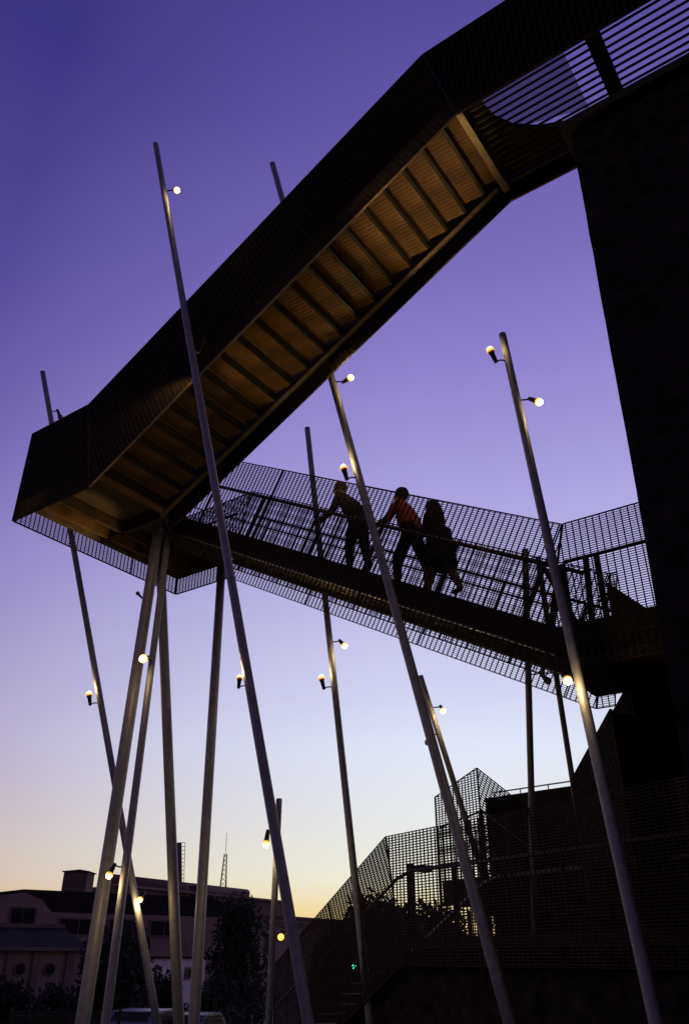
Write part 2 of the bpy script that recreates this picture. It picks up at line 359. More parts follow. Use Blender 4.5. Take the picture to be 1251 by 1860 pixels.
def mast(name, T, B, dia, label, cat='light mast', lamps=(), group=None, extend=True):
    d = (B-T).normalized()
    G = B
    if extend:
        t = 0
        for _ in range(20):
            G = B + d*t
            t += (G.z-gz(G.y))/(-d.z)
        G = B + d*(t+.15)
    root = thing(name, V((G.x, G.y, gz(G.y))), label, cat, group)
    m = MB(); n = 10; m.tube([T+(G-T)*(i/n) for i in range(n+1)], dia/2, 18); m.build('pole', 'pole', root, smooth=True)
    m = MB(); m.tube([T-d*.012, T-d*.002], [dia*.40, dia*.505], 18); m.build('end_cap', 'pole', root, smooth=True)
    if extend:
        m = MB(); m.tube([V((G.x, G.y, gz(G.y)))+UP*.0, V((G.x, G.y, gz(G.y)))+UP*.03], dia*1.5, 18); m.build('base_plate', 'pole', root)
    for (v, sd, aim, kw) in lamps:                          # point of the axis seen at image row v
        lo_, hi_ = 0.0, 1.0
        for _ in range(40):
            mid = (lo_+hi_)/2; p = T+(G-T)*mid-CAM; vv_ = 930-F_PX*p.dot(CU)/p.dot(CF)
            if vv_ < v: lo_ = mid
            else: hi_ = mid
        lamp(root, T+(G-T)*lo_, sd, aim, **kw)
    return root
RT, LT = V((1, -.1, 0)), V((-1, -.1, 0))
DN, UPV = V((.45, -.55, -.7)), V((-.25, -.1, 1))
def ad(T, B, dT, dB): return at_depth(*T, dT), at_depth(*B, dB)
gA = 'slanted light masts'
T, B = ad((283, 262), (560, 1860), 15.5, 7.0)
mast('light_mast', T, B, .107, 'tallest slanted pale mast crossing in front of the upper stair flight', lamps=[
    (347, RT, DN, {}), (622, RT, ('at', W(-1.30, 1.0, 1.05)), dict(lit=False, energy=45, cone=75)), (1246, LT, ('at', W(-1.0, 1.14, 1.24)), dict(energy=300, cone=20, size=.6))], group=gA)
T, B = ad((495, 298), (925, 1860), 17.9, 8.05)
mast('light_mast', T, B, .125, 'slanted mast threading between both stair flights, passing in front of the walkers', lamps=[
    (694, RT, V((.5, -.6, -.1)), dict(energy=10)), (868, LT, UPV, {})], group=gA)
T, B = ad((912, 608), (1190, 1860), 12.2, 6.6)
mast('light_mast', T, B, .112, 'slanted mast with two lit lamps near its top, nearest the concrete building', lamps=[
    (655, LT, ('at', W(-.58, 1.12, 1.52)), dict(energy=95, cone=58)), (727, RT, DN, {}), (1226, LT, V((.1, -.7, -.7)), dict(size=.85))], group=gA)
T, B = ad((558, 778), (672, 1860), 17.5, 11.6)
mast('light_mast', T, B, .12, 'slim mast behind the lower flight, top seen left of the walkers', lamps=[
    (1166, RT, DN, {}), (1248, LT, UPV, {})], group=gA)
T, B = ad((78, 676), (286, 1860), 19.3, 12.4)
mast('light_mast', T, B, .12, 'slim mast rising behind the far left end of the landing', lamps=[
    (748, RT, V((.4, .3, -.8)), dict(lit=False, energy=0)), (1277, LT, UPV, {}), (1622, RT, V((-.2, -.6, -.8)), dict(size=.8))], group=gA)
T, B = ad((507, 1452), (488, 1860), 12.5, 11.0)
mast('light_mast', T, B, .095, 'short upright mast whose lit lamp hangs beside the tallest mast low down', lamps=[
    (1516, V((-.7, -.7, 0)), V((-.05, -.35, -.9)), dict(size=1.0, wash=10))], group=gA)
T, B = ad((763, 1228), (962, 1860), 15.0, 13.0)
mast('light_mast', T, B, .105, 'short slanted mast half hidden behind the mast in front of the walkers', lamps=[
    (1285, RT, V((.1, -.7, -.6)), {}), (1335, V((-1, -.6, 0)), V((-.3, .2, -1)), dict(lit=False, energy=0))], group=gA)
# columns that carry the landings
gC = 'columns under the landings'
zc = 1.037*S
mast('support_column', at_z(288, 962, zc), at_depth(150, 1860, 10.2), .19, 'thickest slanted column under the left landing, leaning to the lower left', 'column', [
    (1085, LT, ('at', W(-1.70, 1.12, 1.05)), dict(lit=False, energy=75, cone=60, size=.6))], gC)
mast('support_column', at_z(307, 962, zc), at_depth(192, 1860, 9.3), .112, 'thin slanted column with two lit lamps beside the thickest column', 'column', [
    (1203, V((-.1, -1, 0)), V((-.1, -.9, -.4)), dict(size=1.15, wash=9)), (1575, V((-1, -.6, 0)), V((-.2, -.5, -.85)), dict(size=.8, wash=10))], gC)
mast('support_column', at_z(291, 1000, zc), at_depth(325, 1860, 12.9), .18, 'nearly upright column under the left landing without lamps', 'column', [], gC)
mast('support_column', at_z(403, 1025, zc), at_depth(352, 1860, 11.7), .17, 'column under the start of the lower flight, leaning slightly left', 'column', [], gC)
mast('support_column', on_plane(953, 998, W(0, 1.62, 0), NB), at_depth(975, 1860, 12.6), .105, 'slim upright column behind the foot of the lower flight, reaching its handrail', 'column', [(1225, RT, V((.5, -.3, -.8)), dict(lit=False, energy=0))], gC)
mast('support_column', on_plane(976, 1012, W(0, 1.62, 0), NB), at_depth(1108, 1860, 12.8), .09, 'slim slanted column behind the right landing, right of the upright one', 'column', [], gC)

# ------------------------------------------------------------------ lowest stairs, lower right
KX = V((.524, -.852, 0)).normalized(); KN = V((-KX.y, KX.x, 0))          # level run (to the right and nearer), its far side
P0 = at_z(700, 1520, 1.62); 
def kp(u, v):
    p = on_plane(u, v, P0, KN)-P0; return (p.dot(KX), p.z)
ls = thing('stair_flight', P0+UP*-2.6, 'lowest stair flight and landing in dark grating, climbing from the left toward the concrete building', 'staircase')
sA, sB = kp(570, 1670), kp(480, 1775)
top0 = (0, 0); angS = math.atan2(-sA[1], -sA[0]); Lr = 9.0
sl = V((math.cos(angS), 0, math.sin(angS)))
hb = 1.72
botL = (0+hb*math.sin(angS)*.45, -hb)
x_end = -3.6 
low = (x_end, x_end*math.tan(angS))
screen(ls, P0, KX, [low, (0, 0), (botL[0], -hb), (x_end+.2, x_end*math.tan(angS)-hb*1.05)], angS, rod=.088, flat=.036, thick=.013)
screen(ls, P0, KX, [(0.01, 0), (Lr, 0), (Lr, -hb), (botL[0]+.01, -hb)], 0, flat=.036, thick=.013)
for off in (.08, 1.75):
    rail(ls, [P0+KN*off+KX*(x_end)+UP*(x_end*math.tan(angS)-.62), P0+KN*off+KX*(.15)+UP*-.60, P0+KN*off+KX*(.5)+UP*-.52, P0+KN*off+KX*Lr+UP*-.52], .026, 'handrail', 'pole')  # paler pole steel stands in for sky light on the handrails
for k in range(9):
    A = P0+KN*.07+KX*(.55+k*1.0)+UP*-.52; post(ls, A, A-UP*.95, .02, .02)
dk = MB(); dk.hexa([P0+KN*.05+KX*.3+UP*-1.52, P0+KN*.05+KX*Lr+UP*-1.52, P0+KN*1.85+KX*Lr+UP*-1.52, P0+KN*1.85+KX*.3+UP*-1.52,
                    P0+KN*.05+KX*.3+UP*-1.38, P0+KN*.05+KX*Lr+UP*-1.38, P0+KN*1.85+KX*Lr+UP*-1.38, P0+KN*1.85+KX*.3+UP*-1.38]); dk.build('deck', 'steel', ls)
for i in range(12):
    A = P0+KX*(.3-.3*i)+UP*(-1.40-.3*math.tan(angS)*i); m = MB(); m.box(A+KN*.95-KX*.15, KX*.15, KN*.9, UP*.015); m.build('tread', 'steel', ls)
m = MB(); gz_ = -P0.z-.3
m.prism([P0+KN*.12+KX*x_end*1.25+UP*gz_, P0+KN*.12+KX*Lr+UP*gz_, P0+KN*.12+KX*Lr+UP*-1.56, P0+KN*.12+KX*.25+UP*-1.56, P0+KN*.12+KX*x_end+UP*(x_end*math.tan(angS)-1.75)], KN*1.6); m.build('base_wall', 'conc', ls)
# taller grating of the middle landing behind
PK = at_depth(865, 1395, 14.2); KD = V((-.524, .852, 0)).normalized(); KR = V((.852, .524, 0)).normalized()
ml = thing('stair_landing', PK-UP*3, 'peaked corner of dark grating on the middle landing behind the lowest stairs', 'landing')
screen(ml, PK, KD, [(0, 0), (1.25, -.32), (1.25, -3.2), (0, -3.2)], 0, flat=.04, thick=.012)
screen(ml, PK+KR*.01, KR, [(0, 0), (4.2, -2.22), (4.2, -3.2), (0, -3.2)], -.485, flat=.04, thick=.012)
screen(ml, PK+KR*.95+KD*.05-UP*.5, KD, [(0, 0), (1.2, -.35), (1.2, -3.0), (0, -3.0)], 0, flat=.04, thick=.012)
m = MB(); m.box(PK+KR*.55+KD*.6-UP*1.95, KR*.5, KD*.6, UP*.2); m.build('deck', 'steel', ml)
rail(ml, [PK+KD*1.2+KN*.05-UP*.85, PK+KR*.05-UP*.72, PK+KR*3.5-UP*2.55], .025, 'handrail', 'pole')  # sky brightness put into the colour of this rail too
for k in range(3): m = MB(); m.bar(PK+KR*(.1+.28*k)+KD*.1-UP*.7, PK+KR*(.1+.28*k)+KD*.1-UP*4.7, KR*.03, KD*.03); m.build('rail_post', 'steel', ml)
# plinth of the concrete building behind the stairs
q0, q1 = at_depth(880, 1450, 15.5), at_depth(1330, 1440, 12.5)
e = (q1-q0); e.z = 0; en = V((-e.y, e.x, 0)).normalized()
m = MB(); zq = q0.z; m.prism([V((q0.x, q0.y, -.3)), V((q0.x, q0.y, zq)), V((q1.x, q1.y, zq)), V((q1.x, q1.y, -.3))], en*3.0)
pb = m.build('retaining_wall', 'conc'); tag(pb, 'low dark concrete retaining wall behind the lowest stairs', 'wall')
rt = thing('guard_rail', V((q0.x, q0.y, zq)), 'thin pale pipe rail along the top of the retaining wall', 'railing')
ed = e.normalized(); rail(rt, [q0+ed*.1+UP*.10+en*.1, q0+ed*4+UP*.10+en*.1], .014, 'top_rail', 'pole')  # rail coloured bright in place of light from the sky
for k in range(7): post(rt, q0+ed*(.15+k*.6)+en*.1-UP*.01, q0+ed*(.15+k*.6)+en*.1+UP*.1, .008, .008)
# short dark flight dropping from the right landing
Q = V((-.259, .966, 0)); QR = V((.966, .259, 0)); PS = W(-.468, BL1+.012, .432)
sf = thing('stair_flight', PS-UP*2, 'short dark stair flight dropping behind the right landing', 'staircase')
for off in (0, .9, 1.8):
    screen(sf, PS+QR*off, Q, [(0, .9), (0, 0), (0.0, -1.6), (1.25, -1.6), (1.25, -.68), (.05, .0)] if False else [(0, 0), (1.25, -.70), (1.25, -1.9), (0, -1.9)], -.51, flat=.03, thick=.01, depth=.03)
for o0, o1, t0, t1 in ((.03, .36, -.06, -.80), (.36, 2.9, .42, -.25)):
    m = MB(); m.hexa([PS+QR*o0-UP*1.9, PS+QR*o1-UP*1.9, PS+QR*o1+Q*1.2-UP*1.9, PS+QR*o0+Q*1.2-UP*1.9, PS+QR*o0+UP*t0, PS+QR*o1+UP*t0, PS+QR*o1+Q*1.2+UP*t1, PS+QR*o0+Q*1.2+UP*t1]); m.build('stair_carriage', 'conc', sf)

# ------------------------------------------------------------------ people on the lower flight
def person(loc, face, joints, edges, zones, label, hair, scale=1.04, extra=None):
    """joints: name -> (x fwd, y left, z, radius); one skinned body, materials by zone"""
    root_z = W(*loc); fx = V((math.cos(face), math.sin(face), 0)); fy = V((-fx.y, fx.x, 0))
    names = list(joints); me = bpy.data.meshes.new('body')
    me.from_pydata([tuple((fx*j[0]+fy*j[1]+UP*j[2])*scale) for j in joints.values()], [(names.index(a), names.index(b)) for a, b in edges], [])
    tmp = bpy.data.objects.new('tmp', me); col.objects.link(tmp)
    md = tmp.modifiers.new('s', 'SKIN'); md.use_smooth_shade = True
    for i, k in enumerate(names):
        r_ = joints[k][3]*scale; me.skin_vertices[0].data[i].radius = (r_, r_); me.skin_vertices[0].data[i].use_root = (k == 'pelvis')
    sd = tmp.modifiers.new('u', 'SUBSURF'); sd.levels = sd.render_levels = 2
    dg = bpy.context.evaluated_depsgraph_get(); ev = bpy.data.meshes.new_from_object(tmp.evaluated_get(dg)); bpy.data.objects.remove(tmp)
    o = bpy.data.objects.new('person', ev); col.objects.link(o); o.location = root_z
    ev.materials.clear()
    for z in zones: ev.materials.append(M[z[0]])
    Z = [(V((fx*joints[a][0]+fy*joints[a][1]+UP*joints[a][2])*scale), V((fx*joints[b][0]+fy*joints[b][1]+UP*joints[b][2])*scale), zi) for a, b in edges for zi, z in enumerate(zones) if (a, b) in z[1]]
    for p in ev.polygons:
        best = min(Z, key=lambda q: dist_seg(p.center, q[0], q[1])); p.material_index = best[2]; p.use_smooth = True
    tag(o, label, 'person', 'people on the lower flight')
    hm = MB(); hd = joints['head']; c = root_z+(fx*hd[0]+fy*hd[1]+UP*hd[2])*scale
    hp, hr = [], []
    for dx, dz, rr in hair: hp.append(c+(fx*dx+UP*dz)*scale); hr.append(rr*scale)
    hm.tube(hp, hr, 12); ho = hm.build('hair', 'hair', None, smooth=True); ho.parent = o; ho.matrix_parent_inverse = Matrix.Translation(-root_z)
    return o
def dist_seg(p, a, b):
    d = b-a; t = max(0, min(1, (p-a).dot(d)/max(d.length_squared, 1e-9))); return (p-(a+d*t)).length
def fingers(J, E, h_, dx, dy, dz):
    j = J[h_]; ks = []
    for i, (oy, ln) in enumerate(((-.03, .075), (-.01, .085), (.01, .08), (.03, .065))):
        a, b = h_+'f%da' % i, h_+'f%db' % i
        J[a] = (j[0]+dx*.05, j[1]+oy, j[2]+dz*.05, .010); J[b] = (j[0]+dx*(.05+ln*.7), j[1]+oy, j[2]+dz*(.05+ln*.7)-.02, .008); E += [(h_, a), (a, b)]; ks += [(h_, a), (a, b)]
    a = h_+'t'; J[a] = (j[0]+dx*.02, j[1]-.06, j[2]+dz*.04-.01, .010); E.append((h_, a)); ks.append((h_, a)); return ks
def body(lean, lf_, rf_, lh, rh, skirt=False, coat=1.12):
    c = lean
    J = dict(pelvis=(0, 0, .95, .155*coat), waist=(c*.25, 0, 1.10, .155*coat), chest=(c*.65, 0, 1.30, .19*coat), neck=(c*.95, 0, 1.47, .07), head=(c*1.12, 0, 1.60, .105), crown=(c*1.15, 0, 1.68, .085), nose=(c*1.12+.095, 0, 1.585, .03))
    E = [('pelvis', 'waist'), ('waist', 'chest'), ('chest', 'neck'), ('neck', 'head'), ('head', 'crown'), ('head', 'nose')]
    for s, ft, hd in ((1, lf_, lh), (-1, rf_, rh)):
        n = 'l' if s > 0 else 'r'
        J[n+'hip'] = (0, .09*s, 1-.12, .115); J[n+'knee'] = (ft[0]*.5+ft[2], .10*s, .48+ft[1]*.6, .085); J[n+'ank'] = (ft[0], .10*s, .09+ft[1], .058); J[n+'toe'] = (ft[0]+.16, .11*s, .04+ft[1], .035)
        E += [('pelvis', n+'hip'), (n+'hip', n+'knee'), (n+'knee', n+'ank'), (n+'ank', n+'toe')]
        J[n+'sh'] = (c*.72, .20*s, 1.38, .085); J[n+'elb'] = hd[0]; J[n+'hand'] = hd[1]
        E += [('chest', n+'sh'), (n+'sh', n+'elb'), (n+'elb', n+'hand')]
    return J, E
TOR = [('pelvis', 'waist'), ('waist', 'chest'), ('chest', 'lsh'), ('chest', 'rsh'), ('lsh', 'lelb'), ('rsh', 'relb')]
FORE = [('lelb', 'lhand'), ('relb', 'rhand')]
LEG = [(a+x, a+y) for a in 'lr' for x, y in (('hip', 'knee'), ('knee', 'ank'))] + [('pelvis', 'lhip'), ('pelvis', 'rhip')]
FT = [('lank', 'ltoe'), ('rank', 'rtoe')]; HD = [('neck', 'head'), ('head', 'crown'), ('head', 'nose'), ('chest', 'neck')]
def deck_z(a): return .99 + (a+1.526)*(-.556/1.032) + .092/C_
face = math.atan2(-H.y, -H.x)                           # all walk up the flight, towards the left
short = [(-.06, -.06, .05), (-.045, .02, .105), (-.02, .075, .112), (0, .115, .085), (.01, .135, .03)]
J, E = body(.34, (.10, 0, .06), (-.12, .02, .02), ((.34, .22, 1.12, .066), (.55, .26, .98, .042)), ((.10, -.24, 1.10, .066), (.20, -.25, .88, .035)))
k1 = fingers(J, E, 'lhand', .9, 0, -.3) + fingers(J, E, 'rhand', .3, 0, -.9)
person((-.935, 1.40, deck_z(-.935)), face, J, E, [('dark', TOR+FORE), ('denim', LEG), ('shoe', FT), ('skin', HD+k1)], 'person in dark clothes leaning forward with a hand on the handrail, leftmost walker', short)
J, E = body(.16, (.22, .05, .10), (-.24, .03, .0), ((.30, .20, 1.16, .068), (.52, .22, 1.10, .036)), ((.02, -.25, 1.12, .068), (.22, -.24, .98, .036)), coat=1.2)
k1 = fingers(J, E, 'lhand', .95, 0, -.1) + fingers(J, E, 'rhand', .9, 0, -.3)
person((-.79, 1.40, deck_z(-.79)), face, J, E, [('orange', TOR), ('denim', LEG), ('shoe', FT), ('skin', HD+FORE+k1)], 'person in an orange red top and dark trousers striding up the flight, middle walker', short)
J, E = body(.10, (.20, .02, .08), (-.26, .06, .02), ((.12, .22, 1.12, .07), (.28, .20, .98, .036)), ((-.06, -.24, 1.10, .07), (.06, -.26, .86, .036)), coat=1.15)
k1 = fingers(J, E, 'lhand', .8, 0, -.5) + fingers(J, E, 'rhand', .3, 0, -.9)
p3 = person((-.722, 1.40, deck_z(-.722)), face, J, E, [('dark', TOR+FORE), ('skin', LEG), ('shoe', FT), ('skin', HD+k1)], 'person with long dark hair in a dark coat with bare lower legs, rightmost walker',
       [(-.12, -.42, .05), (-.11, -.28, .12), (-.07, -.1, .13), (-.04, .02, .122), (-.02, .075, .115), (0, .115, .085), (.01, .135, .03)], scale=.95)
rz = W(-.722, 1.40, deck_z(-.722)); m = MB(); m.tube([rz+UP*z for z in (.52, .65, .8, .95, 1.1)], [.25, .24, .22, .20, .19], 16); sk_ = m.build('coat_skirt', 'dark', None, smooth=True); sk_.parent = p3; sk_.matrix_parent_inverse = Matrix.Translation(-rz)

# ------------------------------------------------------------------ far buildings on the left
def zoff(u, v, y): return at_y(u, v, y)
def windows(root, O, e1, nrm, spec, frame='stucco2'):
    for s, z, w_, h_ in spec:                            # recess reads as dark pane inside a proud frame
        c = O+e1*s+UP*z; m = MB(); m.box(c+nrm*.03, e1*(w_/2), nrm*.02, UP*(h_/2)); wo = m.build('window', 'glass', root)
        m = MB()
        for a_, b_ in ((-1, 0), (1, 0)): m.box(c+e1*(a_*(w_/2+.06))+nrm*.06, e1*.06, nrm*.06, UP*(h_/2+.12))
        for a_ in (-1, 1): m.box(c+UP*(a_*(h_/2+.06))+nrm*.061, e1*(w_/2), nrm*.058, UP*.06)
        m.box(c+nrm*.06, e1*.03, nrm*.02, UP*(h_/2)); f = m.build('window_frame', frame, None); f.parent = wo
        f.matrix_parent_inverse = Matrix.Identity(4)
def block(root, A, B, dpt, z0, z1, m_, name='wall'):
    e1 = V((B.x-A.x, B.y-A.y, 0)); nn = V((-e1.y, e1.x, 0)).normalized()*dpt; m = MB()
    p = [V((A.x, A.y, z0)), V((B.x, B.y, z0)), V((B.x, B.y, z0))+nn, V((A.x, A.y, z0))+nn]
    m.hexa(p+[x+UP*(z1-z0) for x in p]); return m.build(name, m_, root), e1.normalized(), -nn.normalized()
# gambrel hall
cA, cB = at_y(-60, 1680, 70), at_y(96, 1680, 74)          # gable end, left to right
zE = at_y(96, 1658, 74).z; zR = at_y(49, 1620, 72).z
hall = thing('gable_hall', V((cB.x, cB.y, gz(74))), 'pale hall with a dark pitched roof and a boxy roof vent, far left', 'building')
e1 = V((cB.x-cA.x, cB.y-cA.y, 0)); wd = e1.length; e1.normalize(); e2 = V((.80, .60, 0)); ln = 17
z0 = gz(74)-.3; P = lambda s, z, t: V((cA.x, cA.y, 0))+e1*s+UP*z+e2*t
prof = [(0, z0), (wd, z0), (wd, zE), (wd*.86, zE+(zR-zE)*.62), (wd*.62, zR), (wd*.2, zE+(zR-zE)*.72), (0, zE)]
m = MB(); m.prism([P(s, z, 0) for s, z in prof], e2*ln); m.build('wall', 'stucco', hall)
m = MB(); rp = prof[2:]
for (s0, z0_), (s1, z1_) in zip(rp[:-1], rp[1:]):
    m.hexa([P(s0, z0_+.03, -.25), P(s1, z1_+.03, -.25), P(s1, z1_+.03, ln+.3), P(s0, z0_+.03, ln+.3), P(s0, z0_+.22, -.25), P(s1, z1_+.22, -.25), P(s1, z1_+.22, ln+.3), P(s0, z0_+.22, ln+.3)])
m.build('roof', 'roof', hall)
windows(hall, P(wd*.62, zE-.35, 0), e1, V((e1.y, -e1.x, 0)), [(0, 0, 1.9, 1.2)])
windows(hall, P(wd, zE-1.0, 0), e2, V((e2.y, -e2.x, 0)), [(2.2, 0, 3.2, 1.1), (6.2, 0, 2.6, 1.1), (10, 0, 2.6, 1.1)])
cv0, cv1 = at_y(110, 1628, 78), at_y(154, 1628, 78); zc1 = at_y(130, 1584, 78).z
cu = thing('roof_vent', V((cv0.x, cv0.y+1, cv0.z)), 'boxy vent tower with a low pointed cap on the hall roof', 'roof vent')
block(cu, cv0-UP*0, cv1, 2.2, cv0.z-.8, zc1, 'stucco2', 'shaft')
cx = (cv0+cv1)/2; m = MB(); wv = (cv1-cv0).length/2+.12
q = [V((cx.x-wv, cx.y-.15, zc1)), V((cx.x+wv, cx.y-.15, zc1)), V((cx.x+wv, cx.y+2.4, zc1)), V((cx.x-wv, cx.y+2.4, zc1))]
m.hexa(q+[x+UP*.08 for x in q]); a_ = V((cx.x, cx.y+1.1, zc1+.32)); m.add([x+UP*.08 for x in q]+[a_], [(0,1,4), (1,2,4), (2,3,4), (3,0,4)]); m.build('cap', 'roof', cu)
# low building with round windows
lA, lB = at_y(-40, 1760, 52), at_y(150, 1760, 56); zt1 = at_y(60, 1722, 54).z; zt2 = at_y(60, 1684, 58).z
lo = thing('low_house', V((lB.x, lB.y, gz(55))), 'low pinkish house with two round windows at the left edge', 'building')
_, le, ln_ = block(lo, lA, lB, 9, gz(55)-.3, zt1, 'stucco')
nb = -ln_; m = MB(); q = [V((p.x, p.y, zt1)) for p in (lA-le*.3+ln_*.4, lB+le*.3+ln_*.4)]; r2 = [V((p.x, p.y, zt2)) for p in (lA-le*.3+nb*4.5, lB+le*.3+nb*4.5)]; r3 = [V((p.x, p.y, zt1)) for p in (lB+le*.3+nb*9.4, lA-le*.3+nb*9.4)]
m.add([q[0], q[1], r2[1], r2[0], r3[0], r3[1]], [(0,1,2,3), (3,2,4,5), (1,4,2), (0,3,5), (0,5,4,1)]); m.build('roof', 'roof', lo)
m = MB(); m.bar(q[0]-UP*.05, q[1]-UP*.05, ln_*.12, UP*.10); m.build('eave_gutter', 'stucco2', lo)
m = MB(); m.bar(r2[0]+UP*.08, r2[1]+UP*.08, ln_*.25, UP*.12); m.build('ridge_cap', 'stucco2', lo)
for u in (36, 90):
    c = on_plane(u, 1761, V((lA.x, lA.y, 0)), ln_)+ln_*.03; m = MB(); m.tube([c-ln_*.06, c+ln_*.05], .30, 20); wo = m.build('round_window', 'glass', lo)
    m = MB(); rg = [c+(le*math.cos(t*math.pi/10)+UP*math.sin(t*math.pi/10))*.33+ln_*.05 for t in range(21)]; m.tube(rg, .045, 6, False); f = m.build('window_ring', 'stucco2', None); f.parent = wo
for u in (10, 58, 120):
    c = on_plane(u, 1790, V((lA.x, lA.y, 0)), ln_); m = MB(); m.bar(V((c.x, c.y, gz(55)))+ln_*.08, V((c.x, c.y, zt1-.16))+ln_*.08, le*.22, ln_*.09); m.build('pilaster', 'stucco2', lo)
# long industrial block with cornice and roof plant
iA, iB = at_y(190, 1650, 84), at_y(640, 1650, 128); zi = at_y(197, 1640, 84.5).z
ib = thing('industrial_block', V((iA.x+10, iA.y+12, gz(90))), 'long pale industrial block with a cornice and small square windows behind the columns', 'building')
_, ie, inn = block(ib, iA, iB, 14, gz(90)-.4, zi, 'stucco')
for dz_, w_ in ((-.12, .5), (-.75, .28), (-1.1, .2)):
    m = MB(); m.bar(V((iA.x, iA.y, zi+dz_))+inn*w_*.5, V((iB.x, iB.y, zi+dz_))+inn*w_*.5, inn*w_*.5, UP*.11); m.build('cornice', 'stucco2', ib)
sp = []
for u in (237, 249, 262, 275, 289, 303): p = on_plane(u, 1692, V((iA.x, iA.y, 0)), inn); sp.append(((p-iA).dot(ie), p.z-iA.z, .55, .75))
for u in (348, 376): p = on_plane(u, 1700, V((iA.x, iA.y, 0)), inn); sp.append(((p-iA).dot(ie), p.z-iA.z, .8, 2.4))
for u in (485, 530): p = on_plane(u, 1712, V((iA.x, iA.y, 0)), inn); sp.append(((p-iA).dot(ie), p.z-iA.z, .9, 1.8))
windows(ib, V((iA.x, iA.y, iA.z)), ie, inn, sp)
uA, uB = iA-inn*2.5+ie*3.5, iA-inn*2.5+ie*36; zu = at_y(330, 1622, 98).z
block(ib, uA, uB, 6, zi-.2, zu, 'stucco2', 'upper_storey')
m = MB(); m.bar(V((uA.x, uA.y, zu+.1)), V((uB.x, uB.y, zu+.1)), inn*.5, UP*.12); m.build('upper_cornice', 'stucco', ib)
m = MB(); m.tube([V((uA.x, uA.y, zu+.65))-inn*.8, V((uB.x, uB.y, zu+.65))-ie*8-inn*.8], .55, 12); m.build('roof_duct', 'stucco2', ib, smooth=True)
def roofp(u, v, y): return at_y(u, v, y)
m = MB(); p = roofp(263, 1612, 97); m.box(p, V((.85, 0, 0)), V((0, .8, 0)), UP*.75); o = m.build('vent_box', 'roof'); tag(o, 'dark box vent on the industrial roof, left of the ladder frame', 'roof vent')
for u, v, y, w_, h_, lb in ((352, 1626, 100, 1.1, .8, 'squat roof block right of the ladder frame on the industrial block'), (380, 1636, 103, .7, .75, 'small roof block left of the lattice aerial'),
                        (425, 1640, 108, 1.2, .6, 'low roof block right of the lattice aerial'), (222, 1628, 90, .8, .7, 'small roof block at the left end of the industrial roof')):
    p = roofp(u, v, y); m = MB(); m.box(p, V((w_, 0, 0)), V((0, .8, 0)), UP*h_); m.box(p+UP*(h_+.05), V((w_+.12, 0, 0)), V((0, .92, 0)), UP*.05); m.box(p-UP*(h_+.6), V((w_*.9, 0, 0)), V((0, .7, 0)), UP*.6); o = m.build('roof_block', 'stucco2'); tag(o, lb, 'roof vent')
for u in (304, 332):
    p = roofp(u, 1624, 99); m = MB(); m.tube([p-UP*1.2, p-UP*.1, p+UP*.55, p+UP*.9, p+UP*1.05], [.75, .9, .8, .45, .1], 14); o = m.build('roof_cowl', 'stucco2', smooth=True)
    tag(o, 'rounded roof cowl on the industrial block, %s of the ladder frame' % ('left' if u < 320 else 'right'), 'roof vent')
# ladder frame chimney
p = roofp(327, 1625, 99); ch = thing('flue_stack', p-UP*1, 'tall flue with a ladder cage rising behind the upright column', 'chimney')
tp = roofp(330, 1531, 99); m = MB(); m.tube([p-UP*1, tp-V((.35, 0, 0))], .36, 12); m.build('flue', 'stucco2', ch, smooth=True)
m = MB()
for dx in (.25, .75): m.tube([p+V((dx-.3, -.2, -.5)), tp+V((dx-.3, -.2, 0))], .035, 6)
for k in range(14): t = k/13; a_ = p+(tp-p)*t; m.tube([a_+V((-.05, -.2, 0)), a_+V((.45, -.2, 0))], .03, 6)
m.build('ladder', 'black', ch)
# lattice aerial
bm_, tm_ = roofp(404, 1628, 106), roofp(410, 1551, 106); am = thing('aerial_mast', bm_, 'thin lattice aerial mast on a dark roof box', 'aerial')
m = MB()
for sx, sy in ((-1, -1), (1, -1), (1, 1), (-1, 1)): m.tube([bm_+V((sx*.42, sy*.42, -.6)), tm_+V((sx*.14, sy*.14, 0))], .045, 5)
for k in range(9):
    for s in (-1, 1):
        t0, t1 = k/9, (k+1)/9; w0, w1 = .42-.28*t0, .42-.28*t1
        m.tube([bm_+(tm_-bm_)*t0+V((s*w0, -w0, 0)), bm_+(tm_-bm_)*t1+V((-s*w1, -w1, 0))], .03, 4)
m.build('lattice', 'black', am); m = MB(); m.tube([tm_, roofp(412, 1513, 106)], .03, 5); m.build('whip', 'black', am)
m = MB(); m.box(bm_-UP*.6, V((.75, 0, 0)), V((0, .75, 0)), UP*.8); m.build('plant_box', 'roof', am)
p = roofp(447, 1644, 112); m = MB(); m.tube([p-UP*1.6, p+UP*.6, p+UP*.62, p+UP*.8], [.4, .38, .5, .5], 10); o = m.build('chimney_pot', 'stucco2'); tag(o, 'short chimney pot at the right end of the industrial roof', 'chimney')
rl2 = roofp(432, 1646, 110); m = MB()
for k in range(5): m.tube([rl2+V((-1.2+k*.55, 0, -1.2)), rl2+V((-1.2+k*.55, 0, .55))], .03, 5)
for z_ in (.1, .55): m.tube([rl2+V((-1.2, 0, z_)), rl2+V((1.0, 0, z_))], .03, 5)
o = m.build('roof_railing', 'black'); tag(o, 'small pipe railing on the industrial roof beside the chimney pot', 'railing')
